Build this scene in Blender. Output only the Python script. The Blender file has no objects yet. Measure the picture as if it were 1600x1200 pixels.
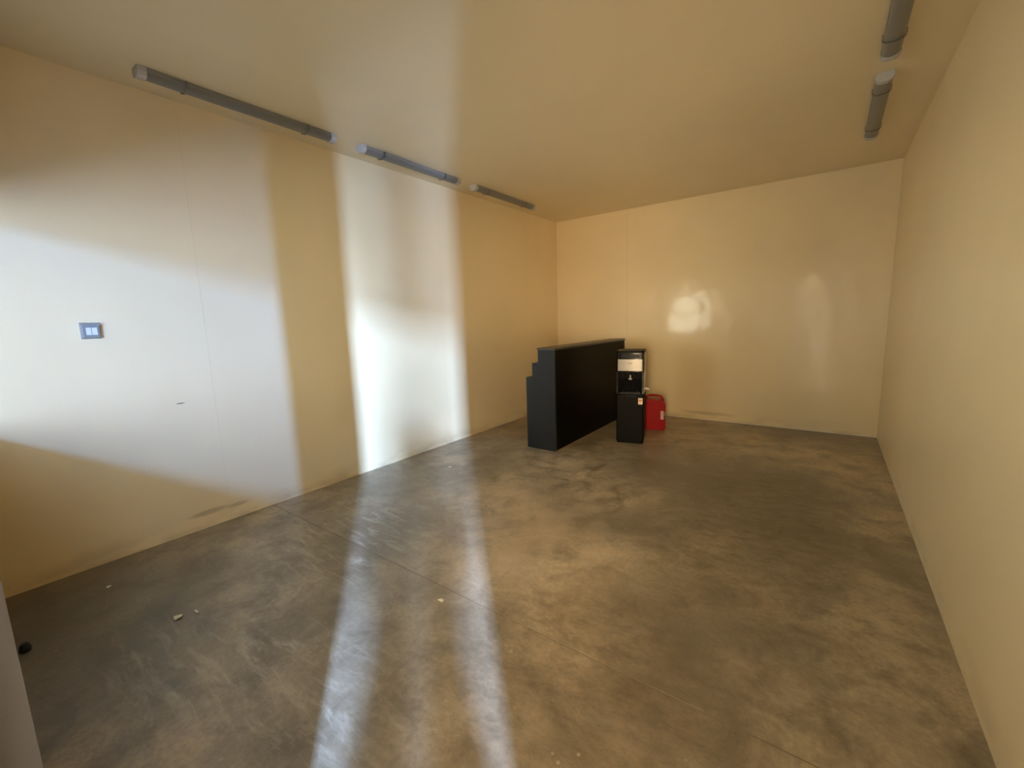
import bpy, bmesh, math, random
from mathutils import Vector, Matrix
random.seed(4)
scene = bpy.context.scene
COL = scene.collection
R = math.radians
# ------------------------------------------------------------------ camera
CAM = Vector((3.617, 0.0, 1.45))
YAW, PITCH, ROLL, FPX = R(36.5825), R(8.5061), R(-1.8354), 667.16
fwd = Vector((-math.sin(YAW) * math.cos(PITCH), math.cos(YAW) * math.cos(PITCH), -math.sin(PITCH)))
rt = fwd.cross(Vector((0, 0, 1))).normalized()
up = rt.cross(fwd)
r2 = rt * math.cos(ROLL) + up * math.sin(ROLL)
u2 = -rt * math.sin(ROLL) + up * math.cos(ROLL)
cd = bpy.data.cameras.new('camera')
cd.sensor_width = 36.0
cd.lens = FPX * 36.0 / 1600.0
cd.clip_start = 0.01
cam = bpy.data.objects.new('camera', cd)
M = Matrix((r2, u2, -fwd)).transposed().to_4x4()
M.translation = CAM
cam.matrix_world = M
COL.objects.link(cam)
scene.camera = cam
# ------------------------------------------------------------------ view + world
scene.view_settings.view_transform = 'Standard'
scene.view_settings.look = 'None'
scene.view_settings.gamma = 1
scene.view_settings.use_curve_mapping = False
scene.view_settings.exposure = 0.3
scene.cycles.max_bounces = 16
scene.cycles.diffuse_bounces = 10
scene.cycles.glossy_bounces = 6
scene.cycles.sample_clamp_indirect = 6
w = bpy.data.worlds.new('world'); scene.world = w; w.use_nodes = True
w.node_tree.nodes['Background'].inputs[0].default_value = (0.55, 0.7, 1.0, 1)
w.node_tree.nodes['Background'].inputs[1].default_value = 1.0

SX, SY = 6.5, -2.70          # tall glazed doorway of the lobby that lets the daylight in
def area(name, loc, aim, sx, sy, power, col):
    d = bpy.data.lights.new(name, 'AREA'); d.shape = 'RECTANGLE'
    d.size, d.size_y, d.energy, d.color = sx, sy, power, col
    o = bpy.data.objects.new(name, d); COL.objects.link(o)
    o.location = loc
    o.rotation_euler = (Vector(aim)).to_track_quat('-Z', 'Y').to_euler()
    return o
DAY = (0.37, 0.576, 1.0)
WARM = (1.0, 0.71, 0.38)
area('daylight_upper', (SX, SY, 2.66), (0, 1, 0), 0.20, 0.40, 1700, DAY)
area('daylight_lower', (SX, SY, 1.45), (0, 1, 0), 0.20, 1.85, 1380, DAY)
area('lobby_warm_fill', (-0.9, -2.74, 1.6), (0.5, 1, 0.05), 2.4, 1.7, 640, WARM)  # added warm fill shining in through the window, brightens the back of the room
area('lobby_warm_fill_right', (4.75, -2.74, 1.50), (-0.35, 1, 0), 1.7, 1.6, 480, WARM)  # second added warm fill, through the doorway onto far left wall and floor

# ------------------------------------------------------------------ helpers
def link(name, bm, mat, parent=None, smooth=False, bevel=0.0, seg=2):
    me = bpy.data.meshes.new(name)
    if bevel > 0:
        bmesh.ops.bevel(bm, geom=[e for e in bm.edges if e.is_manifold and e.calc_face_angle(0) > 0.5],
                        offset=bevel, segments=seg, affect='EDGES', profile=0.6)
    bmesh.ops.recalc_face_normals(bm, faces=bm.faces[:])
    bm.to_mesh(me); bm.free()
    me.materials.append(mat)
    if smooth:
        me.shade_smooth()
        me.set_sharp_from_angle(angle=R(38))
    o = bpy.data.objects.new(name, me); COL.objects.link(o)
    if parent: o.parent = parent
    return o
def box(bm, lo, hi):
    v = [bm.verts.new((x, y, z)) for x in (lo[0], hi[0]) for y in (lo[1], hi[1]) for z in (lo[2], hi[2])]
    for f in ((0,1,3,2),(4,6,7,5),(0,4,5,1),(2,3,7,6),(0,2,6,4),(1,5,7,3)):
        bm.faces.new([v[i] for i in f])
    return v
def boxes(*bs):
    bm = bmesh.new()
    for lo, hi in bs: box(bm, lo, hi)
    return bm
def prism(pts, axis, a, b, bm=None):
    """extrude polygon pts along axis 0/1/2 from a to b"""
    bm = bm or bmesh.new()
    def P(p, t):
        if axis == 0: return (t, p[0], p[1])
        if axis == 1: return (p[0], t, p[1])
        return (p[0], p[1], t)
    A = [bm.verts.new(P(p, a)) for p in pts]; B = [bm.verts.new(P(p, b)) for p in pts]
    bm.faces.new(A); bm.faces.new(B[::-1])
    n = len(pts)
    for i in range(n):
        bm.faces.new((A[i], B[i], B[(i+1) % n], A[(i+1) % n]))
    return bm
def tube(pts, r, n=10, bm=None, caps=True):
    bm = bm or bmesh.new()
    pts = [Vector(p) for p in pts]
    rs = r if isinstance(r, (list, tuple)) else [r] * len(pts)
    rings = []; side = None
    for i, p in enumerate(pts):
        t = (pts[min(i+1, len(pts)-1)] - pts[max(i-1, 0)]).normalized()
        if side is None:
            side = t.cross(Vector((0, 0, 1)))
            if side.length < 1e-3: side = t.cross(Vector((0, 1, 0)))
        side = (side - t * side.dot(t)).normalized()
        b = t.cross(side)
        rings.append([bm.verts.new(p + (side * math.cos(a) + b * math.sin(a)) * rs[i])
                      for a in (2 * math.pi * k / n for k in range(n))])
    for q, s in zip(rings, rings[1:]):
        for k in range(n):
            bm.faces.new((q[k], q[(k+1) % n], s[(k+1) % n], s[k]))
    if caps:
        bm.faces.new(rings[0][::-1]); bm.faces.new(rings[-1])
    return bm
def thing(name, label, cat, loc=(0, 0, 0), rz=0.0, group=None):
    o = bpy.data.objects.new(name, None); COL.objects.link(o)
    o.empty_display_size = 0.1
    o.location = loc; o.rotation_euler = (0, 0, rz)
    o['label'] = label; o['category'] = cat
    if group: o['group'] = group
    return o
def tag(o, label, cat, group=None):
    o['label'] = label; o['category'] = cat
    if group: o['group'] = group
    return o
def struct(o):
    o['kind'] = 'structure'; return o

# ------------------------------------------------------------------ materials
def mat(name, col, rough=0.5, metal=0.0, spec=0.5, coat=0.0):
    m = bpy.data.materials.new(name); m.use_nodes = True
    b = m.node_tree.nodes['Principled BSDF']
    b.inputs['Base Color'].default_value = (*col, 1)
    b.inputs['Roughness'].default_value = rough
    b.inputs['Metallic'].default_value = metal
    b.inputs['Specular IOR Level'].default_value = spec
    b.inputs['Coat Weight'].default_value = coat
    return m
class NT:
    def __init__(s, m):
        s.t = m.node_tree; s.b = s.t.nodes['Principled BSDF']
    def n(s, kind, **kw):
        x = s.t.nodes.new(kind)
        for k, v in kw.items():
            if k.startswith('i_'): x.inputs[int(k[2:])].default_value = v
            else: setattr(x, k, v)
        return x
    def l(s, a, b): s.t.links.new(a, b)
    def noise(s, vec, scale, detail=4, rough=0.55, dist=0.0):
        x = s.n('ShaderNodeTexNoise'); x.inputs['Scale'].default_value = scale
        x.inputs['Detail'].default_value = detail; x.inputs['Roughness'].default_value = rough
        x.inputs['Distortion'].default_value = dist
        s.l(vec, x.inputs['Vector']); return x.outputs['Fac']
    def ramp(s, fac, *stops):
        x = s.n('ShaderNodeValToRGB'); e = x.color_ramp.elements
        while len(e) < len(stops): e.new(0.5)
        for k, (p, c) in enumerate(stops):
            e[k].position = p; e[k].color = (*c, 1) if isinstance(c, tuple) else (c, c, c, 1)
        s.l(fac, x.inputs['Fac']); return x.outputs['Color']
    def mix(s, fac, a, b, mode='MIX'):
        x = s.n('ShaderNodeMix', data_type='RGBA', blend_type=mode)
        for sock, v in ((x.inputs[0], fac), (x.inputs[6], a), (x.inputs[7], b)):
            if hasattr(v, 'is_linked'): s.l(v, sock)
            else: sock.default_value = v if not isinstance(v, tuple) else (*v, 1)
        return x.outputs[2]
    def math(s, op, a, b=0.0, c=None, clamp=False):
        x = s.n('ShaderNodeMath', operation=op, use_clamp=clamp)
        for i, v in enumerate((a, b, c)):
            if v is None: continue
            if hasattr(v, 'is_linked'): s.l(v, x.inputs[i])
            else: x.inputs[i].default_value = v
        return x.outputs[0]
    def pos(s): return s.n('ShaderNodeNewGeometry').outputs['Position']
    def map(s, vec, loc=(0,0,0), rot=(0,0,0), scale=(1,1,1)):
        x = s.n('ShaderNodeMapping'); s.l(vec, x.inputs[0])
        x.inputs[1].default_value = loc; x.inputs[2].default_value = rot; x.inputs[3].default_value = scale
        return x.outputs[0]
    def blob(s, vec, c, rad, soft=0.6, rot=0.0):
        """1 inside an ellipsoid around c with radii rad, fading outwards"""
        x = s.map(vec, loc=tuple(-v for v in c))
        if rot: x = s.map(x, rot=(0, 0, -rot))
        x = s.map(x, scale=tuple(1.0 / v for v in rad))
        ln = s.n('ShaderNodeVectorMath', operation='LENGTH'); s.l(x, ln.inputs[0])
        mr = s.n('ShaderNodeMapRange', interpolation_type='SMOOTHSTEP')
        s.l(ln.outputs['Value'], mr.inputs[0])
        mr.inputs[1].default_value = 1.0; mr.inputs[2].default_value = 1.0 - soft
        return mr.outputs[0]
    def bump(s, h, strength, dist):
        x = s.n('ShaderNodeBump'); x.inputs['Strength'].default_value = strength
        x.inputs['Distance'].default_value = dist
        s.l(h, x.inputs['Height']); return x.outputs['Normal']

def wall_material(name, col, rough, wav=1.0, marks=()):
    m = mat(name, col, rough, spec=0.5); t = NT(m); p = t.pos()
    big = t.noise(p, 0.7, 3)
    c = t.mix(t.ramp(big, (0.35, 0.0), (0.7, 1.0)), tuple(v * 0.95 for v in col), tuple(min(1, v * 1.03) for v in col))
    # grime along the foot of the wall
    sep = t.n('ShaderNodeSeparateXYZ'); t.l(p, sep.inputs[0])
    foot = t.n('ShaderNodeMapRange'); t.l(sep.outputs[2], foot.inputs[0])
    foot.inputs[1].default_value = 0.16; foot.inputs[2].default_value = 0.0
    g = t.math('MULTIPLY', foot.outputs[0], t.ramp(t.noise(t.map(p, scale=(1, 1, 3)), 3.0, 5), (0.42, 0.0), (0.7, 1.0)))
    c = t.mix(t.math('MULTIPLY', g, 0.38), c, (0.20, 0.14, 0.07))
    for (cc, rr, k, colr) in marks:
        c = t.mix(t.math('MULTIPLY', t.blob(p, cc, rr), k), c, colr)
    t.l(c, t.b.inputs['Base Color'])
    mr_ = t.n('ShaderNodeMapRange'); t.l(t.noise(p, 1.6, 1), mr_.inputs[0])
    mr_.inputs[3].default_value = rough * 0.87; mr_.inputs[4].default_value = rough * 1.13
    t.l(mr_.outputs[0], t.b.inputs['Roughness'])
    h = t.math('ADD', t.noise(p, 1.3, 2), t.math('MULTIPLY', t.noise(p, 5.0, 2), 0.12))
    t.l(t.bump(h, 0.35 * wav, 0.05), t.b.inputs['Normal'])
    return m
CREAM = (0.88, 0.744, 0.485)
M_left = wall_material('glossy_cream_panel', CREAM, 0.23, 0.6, marks=(
    ((0, 1.06, 0.115), (0.3, 0.16, 0.028), 0.45, (0.30, 0.20, 0.12)),
    ((0, 1.25, 0.105), (0.3, 0.10, 0.022), 0.35, (0.30, 0.20, 0.12)),
    ((0, 0.98, 0.948), (0.3, 0.035, 0.006), 0.8, (0.12, 0.10, 0.08)),
))
M_back = wall_material('glossy_cream_rear_panel', CREAM, 0.17, 1.3, marks=(
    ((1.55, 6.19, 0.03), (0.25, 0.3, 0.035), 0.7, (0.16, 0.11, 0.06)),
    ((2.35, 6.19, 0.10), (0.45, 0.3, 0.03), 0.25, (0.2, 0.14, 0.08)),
))
M_right = wall_material('satin_cream_panel', CREAM, 0.34, 0.6)
M_ceil = wall_material('cream_ceiling_paint', (0.82, 0.72, 0.50), 0.38, 0.6)
M_jamb = mat('grey_beige_door_jamb', (0.12, 0.10, 0.078), 0.7)
M_core = mat('panel_core', (0.25, 0.2, 0.13), 0.8)
M_lobby = mat('lobby_paint', (0.6, 0.55, 0.45), 0.7)

def floor_material():
    m = mat('worn_concrete', (0.3, 0.26, 0.2), 0.45); t = NT(m); p = t.pos()
    n1 = t.noise(p, 0.9, 6, 0.6, 0.3)
    c = t.ramp(n1, (0.34, (0.21, 0.18, 0.135)), (0.5, (0.38, 0.325, 0.24)), (0.66, (0.60, 0.505, 0.36)))
    n2 = t.noise(p, 4.5, 8, 0.68, 0.4)
    c = t.mix(t.ramp(n2, (0.36, 0.75), (0.56, 0.0)), c, (0.15, 0.125, 0.09))
    n3 = t.noise(p, 38, 6, 0.75)
    c = t.mix(t.math('MULTIPLY', t.ramp(n3, (0.35, 1.0), (0.6, 0.0)), 0.35), c, (0.12, 0.10, 0.075))
    # shade painted dark by the doorway, pool of light painted pale in the middle
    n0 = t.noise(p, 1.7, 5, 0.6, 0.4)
    shade_m = t.math('MULTIPLY', t.blob(p, (0.7, 0.2, 0), (1.5, 1.0, 1), 0.75, R(10)), t.ramp(n0, (0.2, 1.0), (0.75, 0.35)))
    c = t.mix(t.math('MULTIPLY', shade_m, 0.7), c, (0.085, 0.082, 0.074))
    lit_m = t.math('MULTIPLY', t.blob(p, (1.9, 2.2, 0), (1.5, 0.9, 1), 0.9, R(-35)), t.ramp(n0, (0.3, 0.0), (0.6, 1.0)))
    c = t.mix(t.math('MULTIPLY', lit_m, 0.45), c, (0.66, 0.54, 0.38))
    # pale dusty scuffs dragged over the slab
    sc = t.noise(t.map(p, rot=(0, 0, R(38)), scale=(1.0, 5.0, 1)), 3.2, 7, 0.72, 0.6)
    zone = t.math('MAXIMUM', t.blob(p, (1.75, 0.62, 0), (1.2, 0.5, 1), 0.8, R(15)), t.blob(p, (1.0, 1.6, 0), (1.0, 0.9, 1), 0.8))
    scm = t.math('MULTIPLY', t.ramp(sc, (0.5, 0.0), (0.68, 1.0)), zone)
    c = t.mix(t.math('MULTIPLY', scm, 0.75), c, (0.52, 0.47, 0.38))
    # overall darker tone and dark blotches on the right hand side
    db = t.noise(t.map(p, rot=(0, 0, R(-30)), scale=(1, 1.8, 1)), 8.5, 8, 0.74, 0.15)
    zone2 = t.math('MAXIMUM', t.blob(p, (2.85, 1.25, 0), (0.9, 1.0, 1), 0.7), t.blob(p, (3.3, 3.3, 0), (0.9, 1.8, 1), 0.8))
    dbm = t.math('MULTIPLY', t.ramp(db, (0.44, 0.0), (0.66, 1.0)), zone2)
    c = t.mix(t.math('MULTIPLY', zone2, 0.5), c, (0.13, 0.10, 0.06))
    c = t.mix(t.math('MULTIPLY', dbm, 0.6), c, (0.085, 0.068, 0.045))
    # chips and specks
    vo = t.n('ShaderNodeTexVoronoi'); vo.inputs['Scale'].default_value = 7; t.l(p, vo.inputs['Vector'])
    sp = t.ramp(vo.outputs['Distance'], (0.03, 1.0), (0.06, 0.0))
    c = t.mix(t.math('MULTIPLY', sp, 0.4), c, (0.5, 0.46, 0.38))
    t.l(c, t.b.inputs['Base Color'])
    t.l(t.ramp(n2, (0.3, 0.27), (0.7, 0.46)), t.b.inputs['Roughness'])
    h = t.math('ADD', t.math('MULTIPLY', n3, 0.25), n2)
    t.l(t.bump(h, 0.35, 0.012), t.b.inputs['Normal'])
    return m
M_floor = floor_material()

# ------------------------------------------------------------------ the room
W, L, H = 4.131, 6.190, 2.970
YF = 0.0105                   # inner face of the entrance wall
YB = -0.11                    # its outer face
DX0, DX1, DH = 3.10, 3.84, 2.10
DR = 2.90                     # rebated inner reveal of the left jamb
WX0, WX1, WZ0, WZ1 = 0.10, 2.70, 0.985, 2.12
LX0, LX, LY = -3.2, 8.0, -2.80           # lobby extents
# floor: a sub-base and the slabs cast on it, split by the sawn joint
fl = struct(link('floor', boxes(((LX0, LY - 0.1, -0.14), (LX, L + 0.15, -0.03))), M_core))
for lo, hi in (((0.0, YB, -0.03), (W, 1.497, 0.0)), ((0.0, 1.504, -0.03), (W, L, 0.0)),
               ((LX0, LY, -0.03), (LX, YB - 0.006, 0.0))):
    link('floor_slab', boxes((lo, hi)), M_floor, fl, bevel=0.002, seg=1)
link('joint_filler', boxes(((0.0, 1.497, -0.03), (W, 1.504, -0.0015))), mat('joint_filler', (0.20, 0.165, 0.12), 0.8), fl)
ce = struct(link('ceiling', boxes(((LX0, LY - 0.1, H), (LX, L + 0.15, H + 0.15))), M_ceil))
# walls clad in tall glossy panels with hairline joints
wl = struct(link('wall_left', boxes(((-0.15, YB, 0), (-0.02, L + 0.15, H))), M_core))
ys = [YF, 1.19, 2.38, 3.57, 4.76, 5.95, L]
for a, b in zip(ys, ys[1:]):
    link('wall_panel', boxes(((-0.02, a + 0.0003, 0), (0.0, b - 0.0003, H))), M_left, wl)
wb = struct(link('wall_back', boxes(((-0.02, L + 0.02, 0), (W + 0.12, L + 0.15, H))), M_core))
xs = [0.0, 1.19, W]
for a, b in zip(xs, xs[1:]):
    link('wall_panel', boxes(((a + 0.0008, L, 0.004), (b - 0.0008, L + 0.02, H))), M_back, wb)
wr = struct(link('wall_right', boxes(((W, YB, 0), (W + 0.12, L + 0.02, H))), M_right))
# entrance wall with its doorway and the hatch beside it
def slab(*bs):
    for k, (lo, hi) in enumerate(bs):
        struct(link('wall_front', boxes((lo, hi)), M_jamb))
slab(((0, YB, 0), (WX0, YF, H)), ((WX0, YB, 0), (WX1, YF, WZ0)), ((WX0, YB, WZ1), (WX1, YF, H)),
     ((WX1, YB, 0), (DR, YF, H)), ((DR, YB, 0), (DX0, -0.045, H)), ((DR, -0.045, DH + 0.03), (DX0, YF, H)),
     ((DX0, YB, DH), (DX1, YF, H)), ((DX1, YB, DH), (DX1 + 0.11, -0.035, H)), ((DX1 + 0.11, YB, 0), (W, -0.035, H)), ((DX1, -0.035, 0), (W, YF, H)))
M_tint = bpy.data.materials.new('light_dimming_glass'); M_tint.use_nodes = True
_t = M_tint.node_tree; _o = _t.nodes['Material Output']
_tr = _t.nodes.new('ShaderNodeBsdfTransparent'); _tr.inputs[0].default_value = (0.47, 0.552, 0.655, 1)  # pane tint added to cut the light reaching the near left wall
_gl = _t.nodes.new('ShaderNodeBsdfGlossy'); _gl.inputs['Roughness'].default_value = 0.03
_mx = _t.nodes.new('ShaderNodeMixShader'); _mx.inputs[0].default_value = 0.06
_t.links.new(_tr.outputs[0], _mx.inputs[1]); _t.links.new(_gl.outputs[0], _mx.inputs[2]); _t.links.new(_mx.outputs[0], _o.inputs[0])
struct(link('window_1', boxes(((WX0, -0.055, WZ0), (WX1, -0.050, WZ1))), M_tint))
# lobby beyond the entrance, with the tall opening that brings the daylight
for lo, hi in (((LX0, LY - 0.1, 0), (-2.2, LY, H)), ((0.6, LY - 0.1, 0), (3.85, LY, H)), ((3.85, LY - 0.1, 0), (5.65, LY, 0.65)), ((3.85, LY - 0.1, 2.35), (5.65, LY, H)), ((5.65, LY - 0.1, 0), (SX - 0.16, LY, H)),
               ((-2.2, LY - 0.1, 0), (0.6, LY, 0.65)), ((-2.2, LY - 0.1, 2.6), (0.6, LY, H)), ((LX0, LY, 0), (LX0 + 0.1, YB, H)), ((LX0, YB, 0), (-0.15, YF, H)),
               ((SX + 0.16, LY - 0.1, 0), (LX, LY, H)), ((SX - 0.16, LY - 0.1, 2.92), (SX + 0.16, LY, H)),
               ((LX - 0.1, LY, 0), (LX, YB, H)), ((W + 0.12, YB, 0), (LX, YB + 0.12, H))):
    struct(link('wall_lobby', boxes((lo, hi)), M_lobby))

# ------------------------------------------------------------------ ceiling battens
M_diff = mat('frosted_grey_diffuser', (0.20, 0.205, 0.20), 0.35)
M_base = mat('batten_grey_housing', (0.26, 0.26, 0.25), 0.5)
M_cap = mat('batten_white_end_cap', (0.52, 0.52, 0.53), 0.45)
M_steel = mat('brushed_steel_clip', (0.22, 0.22, 0.22), 0.35, 0.9)
def batten(x, y0, y1, label):
    ln = y1 - y0
    t = thing('ceiling_batten_light', label, 'ceiling light', (x, (y0 + y1) / 2, H), 0, 'unlit linear ceiling lights')
    h = ln / 2
    prism([(-0.042, 0), (-0.046, -0.026), (0.046, -0.026), (0.042, 0)], 1, -h + 0.03, h - 0.03, bm := bmesh.new())
    link('housing', bm, M_base, t)
    arc = [(0.044 * math.cos(a), -0.026 - 0.027 * math.sin(a)) for a in [math.pi * k / 12 for k in range(13)]]
    link('diffuser', prism(arc, 1, -h + 0.035, h - 0.035), M_diff, t, smooth=True)
    capp = [(-0.045, 0), (-0.050, -0.030), (-0.040, -0.048), (-0.018, -0.058), (0.018, -0.058), (0.040, -0.048), (0.050, -0.030), (0.045, 0)]
    for s in (-1, 1):
        link('end_cap', prism(capp, 1, s * (h - 0.045), s * h), M_cap, t, bevel=0.004)
        cs = [(-0.053, -0.004), (-0.053, -0.036), (-0.045, -0.047), (-0.022, -0.057), (0.022, -0.057), (0.045, -0.047), (0.053, -0.036), (0.053, -0.004),
              (0.050, -0.004), (0.050, -0.035), (0.043, -0.045), (0.021, -0.054), (-0.021, -0.054), (-0.043, -0.045), (-0.050, -0.035), (-0.050, -0.004)]
        link('clip', prism(cs, 1, s * h * 0.62 - 0.006, s * h * 0.62 + 0.006), M_steel, t)
    return t
batten(0.285, 0.92, 2.17, 'unlit grey ceiling batten along left wall, nearest of the left row')
batten(0.285, 2.40, 3.62, 'unlit grey ceiling batten along left wall, middle of the left row')
batten(0.285, 3.87, 5.09, 'unlit grey ceiling batten along left wall, farthest, by the back corner')
batten(3.81, 2.42, 3.64, 'unlit grey ceiling batten along right wall, cut off by the top of the photo')
batten(3.81, 3.92, 5.14, 'unlit grey ceiling batten along right wall, farther one, nearer the back wall')

# ------------------------------------------------------------------ switch box on the left wall
M_sw = mat('blue_grey_switch_plastic', (0.25, 0.275, 0.29), 0.35)
M_rk = mat('pale_blue_rocker', (0.72, 0.78, 0.78), 0.3)
sw = thing('wall_switch', 'grey weatherproof double switch box mounted on the left wall', 'switch', (0, 0.588, 1.464))
bm = bmesh.new()
q0 = [(0.0, y, z) for y, z in ((-.044, -.046), (.044, -.046), (.044, .046), (-.044, .046))]
q1 = [(0.040, y, z) for y, z in ((-.037, -.036), (.037, -.036), (.037, .036), (-.037, .036))]
v0 = [bm.verts.new(q) for q in q0]; v1 = [bm.verts.new(q) for q in q1]
bm.faces.new(v0[::-1]); bm.faces.new(v1)
for i in range(4): bm.faces.new((v0[i], v0[(i+1) % 4], v1[(i+1) % 4], v1[i]))
link('housing', bm, M_sw, sw, bevel=0.004)
bm = bmesh.new()
fo = [(-.033, -.032), (.033, -.032), (.033, .032), (-.033, .032)]; fi = [(-.027, -.024), (.027, -.024), (.027, .024), (-.027, .024)]
rg = [[bm.verts.new((x_, y, z)) for y, z in q] for x_, q in ((.039, fo), (.045, fo), (.045, fi), (.039, fi))]
for q, r_ in zip(rg, rg[1:] + rg[:1]):
    for i in range(4): bm.faces.new((q[i], q[(i+1) % 4], r_[(i+1) % 4], r_[i]))
link('frame', bm, M_sw, sw)
for s in (-1, 1):
    bm = prism([(0.040, -.022), (0.0475, -.022), (0.043, 0), (0.0455, .022), (0.040, .022)], 1, s * .0135 - .0115, s * .0135 + .0115)
    link('rocker', bm, M_rk, sw)
lid = prism([(0.0, 0.046), (0.0, 0.052), (0.046, 0.044), (0.046, 0.037)], 1, -.044, .044)
link('hood', lid, M_sw, sw)

# ------------------------------------------------------------------ reception counter
M_blk = mat('matt_black_laminate', (0.0025, 0.0022, 0.002), 0.5, spec=0.12)
M_end = mat('black_laminate_daylit_end', (0.013, 0.015, 0.018), 0.4, spec=0.35)  # same black laminate, lightened and blued for the daylight on the end face
M_top = mat('dark_counter_top', (0.05, 0.042, 0.032), 0.4)
ct = thing('reception_counter', 'long black stepped reception counter standing in the back left corner area', 'counter', (1.283, 3.92, 0))
CL = 1.95
link('front_panel', boxes(((-0.022, 0.022, 0.0), (0.0, CL - 0.022, 1.118))), M_blk, ct, bevel=0.0015, seg=1)
prof = [(0, 0), (0, 1.118), (-0.213, 1.118), (-0.213, 0.972), (-0.290, 0.972), (-0.290, 0.812), (-0.375, 0.812), (-0.375, 0)]
link('end_panel', prism(prof, 1, 0.0, 0.022), M_end, ct, bevel=0.0015, seg=1)
link('end_panel', prism(prof, 1, CL - 0.022, CL), M_end, ct, bevel=0.0015, seg=1)
link('counter_top', boxes(((-0.220, -0.006, 1.118), (0.006, CL + 0.006, 1.140))), M_top, ct, bevel=0.002)
link('back_riser', boxes(((-0.213, 0.022, 0.972), (-0.195, CL - 0.022, 1.118))), M_blk, ct)
link('shelf', boxes(((-0.290, 0.022, 0.954), (-0.022, CL - 0.022, 0.972))), M_blk, ct)
link('worktop', boxes(((-0.375, 0.022, 0.787), (-0.022, CL - 0.022, 0.812))), M_blk, ct)
link('modesty_panel', boxes(((-0.33, 0.022, 0.0), (-0.312, CL - 0.022, 0.787))), M_blk, ct)
link('floor_edge', boxes(((0.0, 0.0, 0.0), (0.006, CL, 0.012))), mat('pale_edge_strip', (0.20, 0.16, 0.11), 0.5), ct)

# ------------------------------------------------------------------ water dispenser
M_gb = mat('gloss_black_plastic', (0.010, 0.010, 0.012), 0.16, coat=0.3)
M_db = mat('satin_black_plastic', (0.002, 0.002, 0.002), 0.45, spec=0.10)
M_sil = mat('brushed_silver_plate', (0.40, 0.385, 0.37), 0.36, 0.4)
M_chr = mat('chrome', (0.75, 0.75, 0.76), 0.15, 1.0)
wd = thing('water_dispenser', 'tall black water dispenser with silver band beside the black counter', 'water dispenser', (1.8425, 4.6305, 0), R(15.6))
hw, dp = 0.152, 0.33
def rr(w2, d0, d1, r, n=4):
    """rounded front corners"""
    pts = [(-w2, d1), (-w2, d0 + r)]
    pts += [(-w2 + r - r * math.cos(a), d0 + r - r * math.sin(a)) for a in [math.pi / 2 * k / n for k in range(1, n + 1)]]
    pts += [(w2 - r + r * math.sin(a), d0 + r - r * math.cos(a)) for a in [math.pi / 2 * k / n for k in range(0, n + 1)]]
    pts += [(w2, d1)]
    return pts
link('base_plinth', prism(rr(hw - .008, .010, dp - .01, .02), 2, 0.0, 0.022), M_db, wd)
link('lower_cabinet', prism(rr(hw, .004, dp, .025), 2, 0.022, 0.578), M_db, wd, smooth=True)
dr = link('door', prism(rr(hw - .006, -.004, .006, .009), 2, 0.03, 0.562), M_db, wd, bevel=0.002)
link('door_grip', boxes(((-.07, -.008, .548), (.07, -.002, .558))), M_gb, dr, bevel=0.001)
# upper body: side cheeks and back around the recess
for s in (-1, 1):
    link('side_cheek', boxes(((min(s * hw, s * (hw - .022)), .003, .578), (max(s * hw, s * (hw - .022)), dp, .832))), M_gb, wd, bevel=0.004)
link('rear_body', boxes(((-hw + .022, .16, .578), (hw - .022, dp, .832))), M_gb, wd)
link('drip_tray', prism(rr(hw - .024, -.006, .16, .02), 2, .578, .598), M_gb, wd, bevel=0.002)
tray = [o_ for o_ in wd.children if o_.name.startswith('drip_tray')][0]
for k in range(9): link('tray_slat', boxes(((-.10 + k * .0235, .01, .5975), (-.10 + k * .0235 + .012, .12, .6015))), M_db, tray)
link('recess_panel', prism([(.06, .832), (.16, .832), (.16, .598), (.152, .598), (.115, .70)], 0, -hw + .022, hw - .022), M_gb, wd)
link('head', prism(rr(hw, .0, dp, .03), 2, .832, 1.045), M_gb, wd, smooth=True)
link('top_lid', prism(rr(hw - .002, .002, dp, .03), 2, 1.045, 1.068), M_db, wd, bevel=0.006)
pl = link('silver_plate', prism(rr(hw - .014, -.006, .008, .012), 2, .842, .972), M_sil, wd, smooth=True)
link('emblem', boxes(((-.022, -.0075, .922), (.022, -.0055, .932))), mat('grey_print', (.25, .24, .22), .5), pl)
link('control_strip', prism(rr(hw - .05, -.005, .004, .006), 2, .985, 1.03), M_gb, wd, bevel=0.001)
for k in (-1, 0, 1):
    tp = link('tap', tube([(k * .055, .085, .832), (k * .055, .075, .80), (k * .055, .062, .775)], [.013, .013, .009], 10), M_gb, wd, smooth=True)
    if k == 0: link('tap_lever', boxes(((-.018, .035, .735), (.018, .05, .755)), ((-.006, .04, .75), (.006, .065, .79))), M_chr, tp, bevel=0.003)
M_st = mat('white_paper_sticker', (0.85, 0.68, 0.50), 0.5)
stk = link('sticker', boxes(((.092, -.0056, .462), (.140, -.0040, .535))), M_st, wd)
stk['label'] = 'small white and orange sticker at the upper right of the door'
M_or = mat('orange_print', (0.62, 0.22, 0.08), 0.5)
link('sticker_print', boxes(((.096, -.0062, .498), (.136, -.0052, .514))), M_or, stk)
link('water_inlet', tube([(hw - .001, .27, .60), (hw + .03, .27, .60), (hw + .045, .27, .59)], [.014, .012, .008], 10), mat('white_nylon', (.8, .8, .78), .4), wd, smooth=True)

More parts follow.
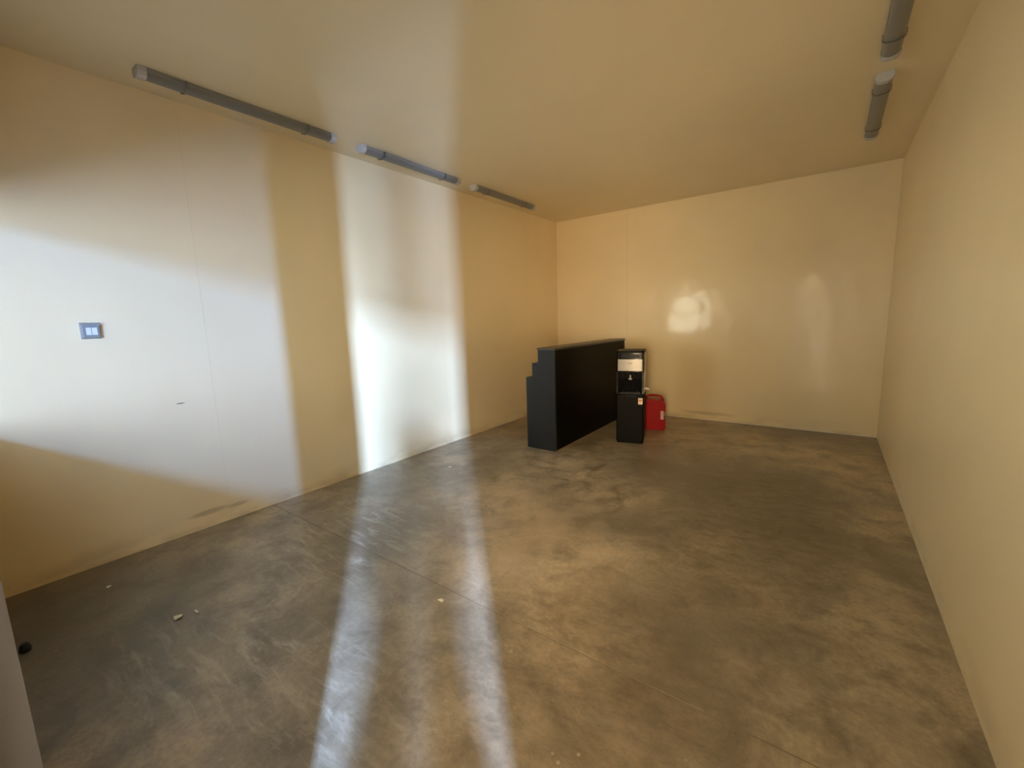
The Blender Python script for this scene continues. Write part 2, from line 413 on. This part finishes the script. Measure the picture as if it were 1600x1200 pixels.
# ------------------------------------------------------------------ red jerrycan
M_red = mat('red_plastic', (0.36, 0.003, 0.006), 0.42, spec=0.18)
t_ = NT(M_red); t_.l(t_.bump(t_.noise(t_.pos(), 60, 3), 0.15, 0.002), t_.b.inputs['Normal'])
jc = thing('fuel_can', 'red plastic fuel can on the floor behind the water dispenser', 'jerrycan', (1.838, 5.42, 0), R(18))
def can_body():
    # side profile swept over thickness
    out = [(-.165, .03), (-.165, .33), (-.140, .375), (-.05, .385), (.10, .385), (.150, .36), (.165, .32), (.165, .245), (.150, .23), (.150, .15), (.165, .135), (.165, .03), (.145, .0), (-.145, .0)]
    bm = prism(out, 1, -.085, .085)
    return bm
link('body', can_body(), M_red, jc, smooth=True, bevel=0.02, seg=3)
link('handle', tube([(-.075, 0, .375), (-.07, 0, .425), (-.03, 0, .438), (.06, 0, .436), (.11, 0, .425), (.135, 0, .37)], .014, 12), M_red, jc, smooth=True)
sp = link('spout', tube([(-.115, 0, .37), (-.125, 0, .42), (-.12, 0, .45)], [.026, .022, .022], 14), mat('black_cap', (.015, .015, .015), .4), jc, smooth=True)
link('spout_cap', tube([(-.12, 0, .448), (-.118, 0, .463)], [.026, .024], 14), mat('pale_cap', (.6, .58, .55), .4), sp, smooth=True)
for xx in (-.11, .07): link('side_rib', boxes(((xx, -.089, .06), (xx + .012, -.082, .32))), M_red, jc)
lb = link('print_label', boxes(((.105, -.0868, .14), (.142, -.0852, .25))), mat('pale_print', (.7, .5, .48), .6), jc)
lb['label'] = 'pale printed label near the right edge'

# ------------------------------------------------------------------ small litter
M_chip = mat('pale_paper', (0.75, 0.72, 0.60), 0.7)
def chip(x, y, pts, hh, label, name='paper_scrap', m=M_chip, cat='litter'):
    bm = bmesh.new()
    A = [bm.verts.new((px, py, 0.0005 + pz)) for px, py, pz in pts]
    B = [bm.verts.new((px, py, 0.0005 + pz + hh)) for px, py, pz in pts]
    bm.faces.new(A[::-1]); bm.faces.new(B); n = len(pts)
    for i in range(n): bm.faces.new((A[i], A[(i+1) % n], B[(i+1) % n], B[i]))
    o = link(name, bm, m); o.location = (x, y, 0.0)
    return tag(o, label, cat)
chip(1.03, 0.56, [(-.03, -.012, 0), (.012, -.02, .0), (.024, .008, .012), (-.004, .02, .004)], .002, 'pale torn paper scrap on the near left floor')
chip(1.06, 0.63, [(-.028, -.004, 0), (.02, -.006, .006), (.024, .004, .006), (-.02, .006, 0)], .002, 'thin pale paper sliver just behind the torn scrap on the left floor')
chip(0.62, 2.94, [(-.022, -.012, 0), (.022, -.008, .006), (.014, .014, .008), (-.014, .012, 0)], .003, 'small white chip on the floor between the light streaks near left wall')
chip(2.06, 1.41, [(-.018, -.008, 0), (.014, -.01, 0), (.016, .006, .003), (-.01, .01, 0)], .003, 'small white chip at the right light streak by the floor joint')
chip(0.36, 0.42, [(-.014, -.009, 0), (.012, -.01, 0), (.010, .01, .003), (-.01, .008, 0)], .003, 'tiny pale crumb of plaster by the foot of the left wall')
rs = link('rubber_stopper', tube([(0, 0, 0.0005), (0, 0, .008), (0, 0, .030), (0, 0, .036)], [.019, .021, .017, .012], 16), mat('black_rubber', (.01, .01, .014), .6), smooth=True)
rs.location = (0.70, 0.068, 0)
tag(rs, 'small black rubber stopper on the floor at the left doorway edge', 'door stop')

# ------------------------------------------------------------------ the photographer in the doorway, who casts the shadow between the streaks
PX, PY, PRZ = 3.89, -0.38, YAW
Mp = Matrix.Translation((PX, PY, 0)) @ Matrix.Rotation(PRZ, 4, 'Z')
Mpi = Mp.inverted()
def toloc(v): return tuple(Mpi @ Vector(v))
M_skin = mat('skin', (0.48, 0.29, 0.20), 0.5); M_shirt = mat('dark_blue_cotton', (0.05, 0.07, 0.12), 0.85)
M_trs = mat('grey_trousers', (0.07, 0.07, 0.075), 0.85); M_hair = mat('dark_hair', (0.02, 0.014, 0.01), 0.6)
M_shoe = mat('black_leather', (0.02, 0.02, 0.02), 0.4)
def skin(name, verts, edges, rad, root, material, parent, sub=2):
    me = bpy.data.meshes.new(name); me.from_pydata(verts, edges, [])
    o = bpy.data.objects.new(name, me); COL.objects.link(o); o.parent = parent
    md = o.modifiers.new('skin', 'SKIN'); md.use_smooth_shade = True
    if not me.skin_vertices: 
        bm = bmesh.new(); bm.from_mesh(me); bm.verts.layers.skin.verify(); bm.to_mesh(me); bm.free()
    sv = me.skin_vertices[0].data
    for i, r in enumerate(rad):
        sv[i].radius = r if isinstance(r, tuple) else (r, r); sv[i].use_root = (i == root)
    s = o.modifiers.new('subdivision', 'SUBSURF'); s.levels = sub; s.render_levels = sub
    # bake the modifiers into a plain mesh
    dg = bpy.context.evaluated_depsgraph_get(); dg.update()
    m2 = bpy.data.meshes.new_from_object(o.evaluated_get(dg))
    o.modifiers.clear(); o.data = m2; m2.materials.clear(); m2.materials.append(material); m2.shade_smooth()
    m2.name = name
    return o
ps = thing('person', 'person in dark shirt and grey trousers standing in the doorway holding up a phone', 'person', (PX, PY, 0), PRZ)
pc = CAM - fwd * 0.028                           # phone centre, behind the viewpoint
def pw(a, b, c): return toloc(pc + r2 * a + u2 * b + fwd * c)
V, E_, RD = [], [], []
def jn(p, r, prev=None):
    V.append(tuple(p)); RD.append(r)
    if prev is not None: E_.append((prev, len(V) - 1))
    return len(V) - 1
pel = jn((0, 0, .93), (.12, .095))
sp1 = jn((0, -.01, 1.08), (.098, .09), pel); sp2 = jn((0, -.015, 1.24), (.125, .10), sp1)
nb = jn((0, -.02, 1.40), (.10, .08), sp2); nk = jn((0, .0, 1.475), .052, nb)
h1 = jn((0, .015, 1.535), (.062, .075), nk); h2 = jn((0, .01, 1.60), (.075, .092), h1); h3 = jn((0, .0, 1.66), (.068, .085), h2)
wrist = {}
for s in (-1, 1):
    hp = jn((s * .075, 0, .86), .088, pel); kn = jn((s * .095, .02, .48), .058, hp); an = jn((s * .10, -.02, .09), .041, kn)
    jn((s * .105, .10, .035), (.042, .03), an)
    sh = jn((s * .150, -.02, 1.385), .056, nb)
    wr_ = pw(s * .115, -.055, -.05)
    el = jn((s * .115, .07, 1.12), .040, sh)
    mid = jn(tuple((Vector((s * .115, .07, 1.12)) + Vector(wr_)) / 2), .036, el)
    wn = jn(wr_, .026, mid)
    palm = jn(pw(s * .098, -.015, -.035), (.034, .018), wn)
    # four fingers behind and round the edge of the phone, thumb on its back
    for k, (b, ln) in enumerate(((.030, .9), (.012, 1.0), (-.006, .95), (-.022, .78))):
        a1 = jn(pw(s * .100, b, -.026), .0085, palm)
        a2 = jn(pw(s * .092, b + .006, -.006), .0080, a1)
        a3 = jn(pw(s * (.092 - .016 * ln), b + .008, .004), .0065, a2)
    t1 = jn(pw(s * .085, -.028, -.034), .0105, palm); t2 = jn(pw(s * .060, -.010, -.022), .0085, t1)
body = skin('body', V, E_, RD, 0, M_skin, ps)
# clothes follow the same joints, a little fuller
def sub(idx, off, root, nm, m, extra=()):
    mp = {v: i for i, v in enumerate(idx)}
    vv = [V[i] for i in idx]; rr_ = [tuple(c + off for c in RD[i]) if isinstance(RD[i], tuple) else RD[i] + off for i in idx]
    ee = [(mp[a], mp[b]) for a, b in E_ if a in mp and b in mp]
    for at, p, r in extra:
        vv.append(p); rr_.append(r); ee.append((mp[at], len(vv) - 1))
    return skin(nm, vv, ee, rr_, mp[root], m, ps)
arm = [i for i, p in enumerate(RD) if p in (.056, .040, .036)]
sub([pel, sp1, sp2, nb] + arm, .014, pel, 'shirt', M_shirt, ((pel, (0, 0, .86), (.118, .108)),))
leg = [i for i, p in enumerate(RD) if p in (.088, .058, .041)]
ank = [i for i in leg if RD[i] == .041]
sub([pel] + leg, .016, pel, 'trousers', M_trs, tuple((i, (V[i][0], V[i][1], .045), .056) for i in ank) + ((pel, (0, -.005, 1.01), (.105, .10)),))
for s in (-1, 1):
    skin('shoe', [(s * .10, -.065, .045), (s * .10, 0, .05), (s * .105, .09, .038), (s * .107, .16, .032)], [(0, 1), (1, 2), (2, 3)],
         [(.040, .040), (.042, .045), (.045, .034), (.036, .026)], 0, M_shoe, ps)
skin('hair', [(0, -.045, 1.58), (0, -.035, 1.66), (0, .012, 1.695)], [(0, 1), (1, 2)], [(.066, .06), (.078, .07), (.066, .045)], 0, M_hair, ps)
bm = bmesh.new()
bmesh.ops.create_uvsphere(bm, u_segments=12, v_segments=8, radius=.012)
bmesh.ops.translate(bm, verts=bm.verts, vec=(0, .098, 1.585))
link('nose', bm, M_skin, ps, smooth=True)
for s in (-1, 1):
    bm = bmesh.new(); bmesh.ops.create_uvsphere(bm, u_segments=10, v_segments=6, radius=.011)
    bmesh.ops.translate(bm, verts=bm.verts, vec=(s * .03, .083, 1.615)); link('eye', bm, mat('eye', (.7, .68, .65), .2), ps, smooth=True)
    bm = bmesh.new(); bmesh.ops.create_uvsphere(bm, u_segments=10, v_segments=6, radius=.028)
    bmesh.ops.scale(bm, verts=bm.verts, vec=(.3, .6, 1)); bmesh.ops.translate(bm, verts=bm.verts, vec=(s * .078, .0, 1.60)); link('ear', bm, M_skin, ps, smooth=True)
bm = boxes(((-.022, .079, 1.548), (.022, .088, 1.555))); link('mouth', bm, mat('lips', (.40, .16, .13), .5), ps, bevel=.002)
# phone, held level
bm = boxes(((-.076, -.038, -.004), (.076, .038, .004)))
ph = link('mobile_phone', bm, M_gb, bevel=.003)
Mm = Matrix((r2, u2, -fwd)).transposed().to_4x4(); Mm.translation = pc; ph.matrix_world = Mm
tag(ph, 'black mobile phone held up level by the person in the doorway', 'phone')
